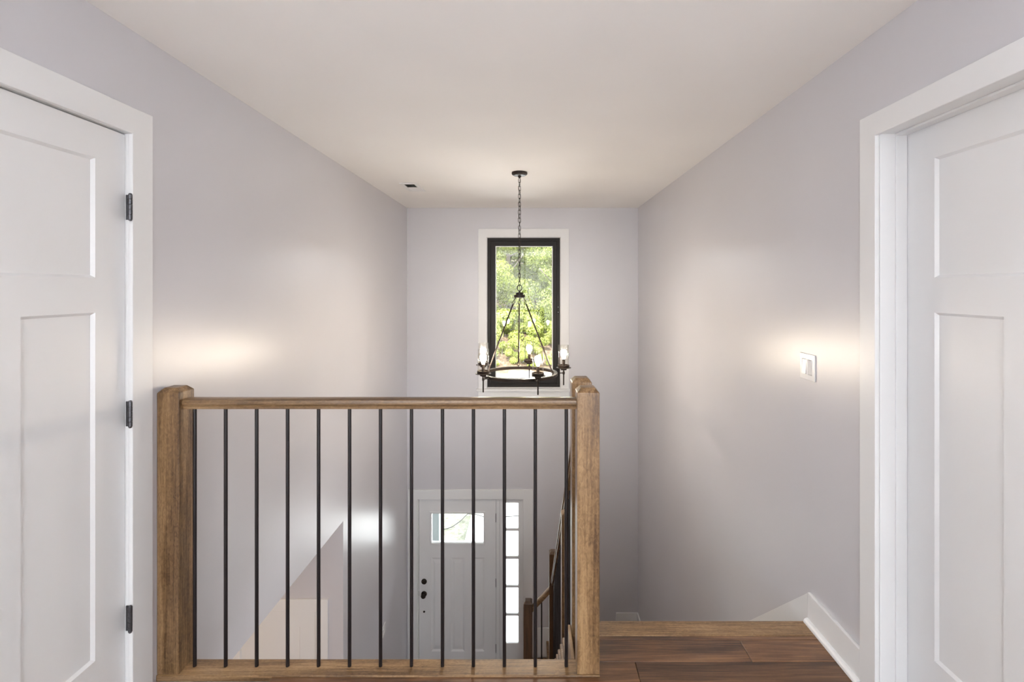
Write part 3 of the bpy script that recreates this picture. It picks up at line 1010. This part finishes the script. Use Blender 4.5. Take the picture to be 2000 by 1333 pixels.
for a in (math.radians(93), math.radians(-27), math.radians(213)):
    ca, sa = math.cos(a), math.sin(a)
    P = lambda r, z: (CX + r * ca, CY + r * sa, z)
    rod = tube('hanging_rod', [P(0.062, ZH - 0.060), P(0.285, ZR + 0.050)], 0.0058, 'bronze', ch, n=10)
    dirv = Vector(P(0.285, ZR + 0.05)) - Vector(P(0.062, ZH - 0.06))
    dirv.normalize()

    def ring_at(c, r, nm):
        c = Vector(c)
        s = Vector((-sa, ca, 0))
        up = Vector((0, 0, 1))
        tube(nm, [c + s * r * 0.8 * math.cos(t) + up * r * 1.2 * math.sin(t) for t in [2 * math.pi * i / 20 for i in range(20)]], 0.0022, 'bronze', rod, 7, True)

    ring_at(P(0.056, ZH - 0.046), 0.013, 'rod_ring')
    ring_at(P(0.290, ZR + 0.034), 0.014, 'rod_ring')
    tube('rod_hook', [P(0.036, ZH - 0.007), P(0.044, ZH - 0.018), P(0.052, ZH - 0.030), P(0.060, ZH - 0.036)], 0.0026, 'bronze', rod, 7)
    tube('ring_eye', [P(0.294, ZR + 0.010), P(0.294, ZR + 0.026)], 0.0032, 'bronze', rod, 8)

RA = 0.362
for k in range(5):
    a = math.radians(5.5 + 72 * k)
    ca, sa = math.cos(a), math.sin(a)
    x, y = CX + RA * ca, CY + RA * sa
    arm = tube('lamp_arm', [(CX + (RR + 0.010) * ca, CY + (RR + 0.010) * sa, ZR), (x, y, ZR)], 0.0042, 'bronze', ch, n=10)
    lathe('lamp_stem', x, y, [(0.0, 0.705), (0.0045, 0.706), (0.0052, 0.712), (0.0052, 0.792), (0.0085, 0.796), (0.0095, 0.806), (0.0085, 0.816), (0.0052, 0.820), (0.0052, 0.838)], 'bronze', arm, n=14)
    lathe('drip_plate', x, y, [(0.0, 0.831), (0.024, 0.831), (0.026, 0.842), (0.040, 0.844), (0.061, 0.848), (0.061, 0.8505), (0.046, 0.851)], 'bronze', arm, n=28, cap=False)
    lathe('candle_cup', x, y, [(0.045, 0.850), (0.047, 0.854), (0.047, 0.872), (0.0435, 0.872), (0.0435, 0.862), (0.0, 0.862)], 'bronze', arm, n=28, cap=False)
    lathe('candle_socket', x, y, [(0.0115, 0.862), (0.0115, 0.918), (0.009, 0.9215), (0.0, 0.9215)], 'bronze', arm, n=16, cap=False)
    lathe('bulb', x, y, [(0.0, 0.9218), (0.010, 0.922), (0.0115, 0.928), (0.0165, 0.941), (0.0235, 0.957), (0.0260, 0.970), (0.0240, 0.983), (0.0175, 0.9925), (0.009, 0.997), (0.0, 0.998)], 'bulb', arm, n=20, cap=False)
    bm = bmesh.new()
    add_lathe(bm, x, y, [(0.0428, 0.863), (0.0428, 1.034), (0.0412, 1.036), (0.0396, 1.034), (0.0396, 0.863)], 32, cap=False)
    finish('glass_shade', bm, 'shade', arm, smooth=True)

# ================================================================== ceiling register
vt = empty('ceiling_vent', (-1.09, 4.555, ZC), 'small white ceiling air register near the left wall', 'air vent')
vx0, vx1, vy0, vy1 = -1.170, -1.012, 4.374, 4.737
mpV = lambda u, v, n: (u, v, ZC - n)
hx0, hx1, hy0, hy1 = vx0 + 0.034, vx1 - 0.034, vy0 + 0.034, vy1 - 0.034
bm = slab_bm(mpV, vx0, vx1, vy0, vy1, 0.010, 0.0005, holes=[(hx0, hx1, hy0, hy1)])
finish('vent_frame', bm, 'white', vt, bevel=0.003)
slab('vent_throat', mpV, hx0, hx1, hy0, hy1, 0.0004, -0.002, 'dark', vt)
for i in range(12):
    yy = hy0 + (hy1 - hy0) * (i + 0.5) / 12
    s = 1 if i < 6 else -1
    bm = bmesh.new()
    bl = [bm.verts.new(p) for p in ((hx0, yy - 0.010 * s, ZC - 0.010), (hx1, yy - 0.010 * s, ZC - 0.010), (hx1, yy + 0.010 * s, ZC - 0.0012), (hx0, yy + 0.010 * s, ZC - 0.0012))]
    b2 = [bm.verts.new(v.co + Vector((0, 0.0010, 0.0007))) for v in bl]
    bm.faces.new(bl)
    bm.faces.new(b2[::-1])
    for q in range(4):
        bm.faces.new((bl[q], bl[(q + 1) % 4], b2[(q + 1) % 4], b2[q]))
    finish('vent_louver', bm, 'ventshade' if s > 0 else 'white', vt)  # near half coloured darker for the shade on its tilt

# ================================================================== switch plates
def switch_plate(name, mp, u0, u1, z0, z1, label, flip=1):
    t = empty(name, mp((u0 + u1) / 2, z0, 0), label, 'light switch')
    um = (u0 + u1) / 2
    gangs = [(um - 0.0395, um - 0.0065), (um + 0.0065, um + 0.0395)]
    za, zb = (z0 + z1) / 2 - 0.0335, (z0 + z1) / 2 + 0.0335
    slab('plate', mp, u0, u1, z0, z1, -0.006, -0.0002, 'plastic', t, holes=[(a, b, za, zb) for a, b in gangs], bevel=0.0022)
    zm = (za + zb) / 2
    for i, (a, b) in enumerate(gangs):
        bm = bmesh.new()
        tip = 0.0105 if i == 0 else 0.0045
        bot = 0.0045 if i == 0 else 0.0105
        pr = [(-0.0005, za + 0.001), (-bot, za + 0.001), (-0.0065, zm), (-tip, zb - 0.001), (-0.0005, zb - 0.001)]
        A = [bm.verts.new(mp(a + 0.001, z, n_)) for n_, z in pr]
        B = [bm.verts.new(mp(b - 0.001, z, n_)) for n_, z in pr]
        bm.faces.new(A)
        bm.faces.new(B[::-1])
        for q in range(len(pr)):
            r_ = (q + 1) % len(pr)
            bm.faces.new((A[q], A[r_], B[r_], B[q]))
        finish('rocker', bm, 'plastic', t, bevel=0.0008)
    return t


switch_plate('light_switch', mpR, 2.170, 2.289, 1.086, 1.204, 'white double rocker switch on the right wall near the door')
switch_plate('light_switch', mpL, 4.770, 4.888, -1.935, -1.818, 'white switch plate low on the left wall near the entry door')

# ================================================================== lower hall ceiling lamp
lm = empty('ceiling_lamp', (-2.45, 2.35, ZLC), 'flush round lamp on the lower hall ceiling, out of view', 'lamp')
lathe('lamp_base', -2.45, 2.35, [(0, ZLC - 0.0005), (0.17, ZLC - 0.0005), (0.17, ZLC - 0.02), (0, ZLC - 0.02)], 'bronze', lm, n=32)
lathe('lamp_diffuser', -2.45, 2.35, [(0.155, ZLC - 0.0205), (0.15, ZLC - 0.05), (0.11, ZLC - 0.085), (0.05, ZLC - 0.10), (0, ZLC - 0.103)], 'lamp', lm, n=32, cap=False)

# ================================================================== outside
ZG = -3.12
tag(box('ground', -45, 45, YF + TH + 0.02, 26.5, ZG - 0.2, ZG, 'lawn'), 'pale lawn in front of the house', 'lawn', kind='structure')
tag(box('driveway', -1.19, 5.5, YF + TH + 0.03, 27.5, ZG + 0.001, ZG + 0.03, 'concrete'), 'pale concrete drive outside the entry', 'driveway', kind='structure')
tag(box('doorstep', -1.7, 0.5, YF + TH + 0.011, YF + 0.75, ZG + 0.031, ZL - 0.005, 'concrete'), 'pale concrete doorstep outside the entry door', 'doorstep', kind='structure')
bm = bmesh.new()
nx, ny = 40, 30
vv = []
for j in range(ny + 1):
    for i in range(nx + 1):
        x = -45 + 90 * i / nx
        y = 26.5 + 40 * j / ny
        z = ZG + 0.0 + max(0, (y - 27.0)) * 0.24 + (0.35 * math.sin(x * 0.7 + y * 0.4) * math.sin(y * 0.55) if j else 0)
        vv.append(bm.verts.new((x, y, z)))
for j in range(ny):
    for i in range(nx):
        q = j * (nx + 1) + i
        bm.faces.new((vv[q], vv[q + 1], vv[q + nx + 2], vv[q + nx + 1]))
tag(finish('wooded_slope', bm, 'litter', smooth=True), 'leaf-strewn bank rising behind the drive', 'slope', kind='structure')


def hill(x, y):
    return ZG + max(0, (y - 27.0)) * 0.24


def leaf_cloud(bm, blobs, n_leaf, size, rng):
    tot = sum(b[3] ** 2 for b in blobs)
    for bx, by, bz, br in blobs:
        for _ in range(int(n_leaf * br * br / tot)):
            v = Vector((rng.gauss(0, 1), rng.gauss(0, 1), rng.gauss(0, 1))).normalized()
            r = br * (rng.random() ** 0.35)
            c = Vector((bx, by, bz)) + Vector((v.x, v.y, v.z * 0.85)) * r
            nrm = (v + Vector((rng.uniform(-1, 1), rng.uniform(-1, 1), rng.uniform(-0.3, 1.2)))).normalized()
            t = nrm.orthogonal().normalized()
            t = Matrix.Rotation(rng.uniform(0, 6.28), 3, nrm) @ t
            u = nrm.cross(t)
            s = size * rng.uniform(0.6, 1.35)
            bm.faces.new([bm.verts.new(c + t * s), bm.verts.new(c + u * s * 0.42), bm.verts.new(c - t * s), bm.verts.new(c - u * s * 0.42)])


def make_tree(seed, h, spread, n_leaf, size, mat, label, group, trunk=True, name='tree'):
    rng = random.Random(seed)
    t = empty(name, (0, 0, 0), label, 'tree' if trunk else 'shrub', group)
    blobs = []
    if trunk:
        bm = bmesh.new()
        pts = [(0.0, 0.0, -0.6), (0.06, 0.0, h * 0.2), (-0.05, 0.08, h * 0.45), (0.08, 0.0, h * 0.8)]
        add_tube(bm, pts, 0.15, 10)
        finish('trunk', bm, 'bark', t, smooth=True, origin=(0, 0, 0))
        for k in range(6):
            a = rng.uniform(0, 6.28)
            z0 = h * rng.uniform(0.25, 0.6)
            l = spread * rng.uniform(0.6, 0.9)
            bm = bmesh.new()
            add_tube(bm, [(0, 0, z0), (l * 0.5 * math.cos(a), l * 0.5 * math.sin(a), z0 + 0.5), (l * math.cos(a), l * math.sin(a), z0 + 1.2)], 0.045, 6)
            finish('branch', bm, 'bark', t, smooth=True, origin=(0, 0, 0))
        for k in range(34):
            a = rng.uniform(0, 6.28)
            r = spread * math.sqrt(rng.random()) * 0.85
            z = h * rng.uniform(0.05, 0.98)
            blobs.append((r * math.cos(a), r * math.sin(a), z, spread * rng.uniform(0.24, 0.40)))
    else:
        for k in range(9):
            a = rng.uniform(0, 6.28)
            r = spread * math.sqrt(rng.random()) * 0.8
            blobs.append((r * math.cos(a), r * math.sin(a), h * rng.uniform(0.15, 0.8), spread * rng.uniform(0.28, 0.5)))
        bm = bmesh.new()
        add_tube(bm, [(0, 0, -0.2), (0.05, 0.0, h * 0.6)], 0.03, 6)
        finish('stem', bm, 'bark', t, smooth=True, origin=(0, 0, 0))
    bm = bmesh.new()
    leaf_cloud(bm, blobs, n_leaf, size, rng)
    f = finish('foliage', bm, mat, t, recalc=False, origin=(0, 0, 0))
    f['kind'] = 'stuff'
    return t


def copy_tree(t, loc, rz, s):
    c = t.copy()
    COL.objects.link(c)
    c.location, c.rotation_euler, c.scale = loc, (0, 0, rz), (s, s, s)
    for k in t.children:
        d = k.copy()
        COL.objects.link(d)
        d.parent = c
    return c


tl = 'leafy green tree on the bank seen through the black window'
sl = 'bright green shrub at the foot of the wooded bank'
pa = make_tree(3, 9.0, 2.7, 30000, 0.078, 'leaf_a', tl, 'trees on the wooded bank')
pb = make_tree(5, 10.0, 2.9, 30000, 0.078, 'leaf_b', tl, 'trees on the wooded bank')
spots = [(-1.6, 35.5, 0, 1.0), (1.9, 33.8, 1, 0.95), (-4.9, 34.0, 1, 1.0), (5.4, 35.2, 0, 1.05), (0.3, 39.5, 1, 1.25), (-3.6, 40.5, 0, 1.3), (4.0, 41.0, 0, 1.3), (0.0, 47.0, 0, 1.6), (-6.5, 47.0, 1, 1.6), (7.0, 48.0, 1, 1.6)]
used = set()
for i, (x, y, w_, s) in enumerate(spots):
    src = pa if w_ == 0 else pb
    loc = (x, y, hill(x, y) - 0.1)
    if w_ not in used:
        used.add(w_)
        src.location, src.scale, src.rotation_euler = loc, (s, s, s), (0, 0, i * 1.1)
    else:
        copy_tree(src, loc, i * 1.1, s)
ps = make_tree(11, 1.5, 1.15, 5200, 0.072, 'leaf_a', sl, 'shrubs at the foot of the bank', trunk=False, name='shrub')
for i, (x, y, s) in enumerate([(-1.7, 29.3, 0.9), (0.35, 29.9, 0.75), (1.7, 31.6, 1.1), (-0.5, 31.9, 1.25), (-3.4, 30.6, 1.3), (3.9, 30.2, 1.2), (-2.4, 33.0, 1.5), (2.6, 33.5, 1.4), (0.6, 34.0, 1.4), (-2.3, 28.0, 0.5), (-0.75, 28.4, 0.62), (1.05, 28.2, 0.5), (0.1, 27.6, 0.35)]):
    loc = (x, y, hill(x, y) - 0.05)
    if i == 0:
        ps.location, ps.scale = loc, (s, s, s)
    else:
        copy_tree(ps, loc, i * 0.9, s)

# porch post seen through the door light
pp = empty('porch_post', (-1.36, 7.0, ZG), 'grey painted post outside the entry door glass', 'post')
box('post_shaft', -1.425, -1.290, 6.93, 7.07, ZG + 0.18, -0.4, 'postgrey', pp, bevel=0.004)
box('post_base', -1.450, -1.265, 6.905, 7.095, ZG + 0.0, ZG + 0.18, 'postgrey', pp, bevel=0.004)


def on_ground(px, py, z=ZG + 0.03):
    y = (CAM_H - z) * 960 / (py - 562)
    return ((px - 1036) * y / 960, y, z + 0.012)


tag(tube('hose', [(-2.55, 8.72, ZG + 0.042), (-1.75, 9.22, ZG + 0.042), (-1.50, 9.40, ZG + 0.042), (-1.37, 9.65, ZG + 0.042), (-1.27, 9.95, ZG + 0.042), (-1.10, 9.93, ZG + 0.042), (-0.90, 9.80, ZG + 0.042), (-0.50, 9.83, ZG + 0.042), (0.5, 9.95, ZG + 0.042)], 0.009, 'rubber', n=8),
    'thin black hose lying curved on the ground outside the door', 'hose')
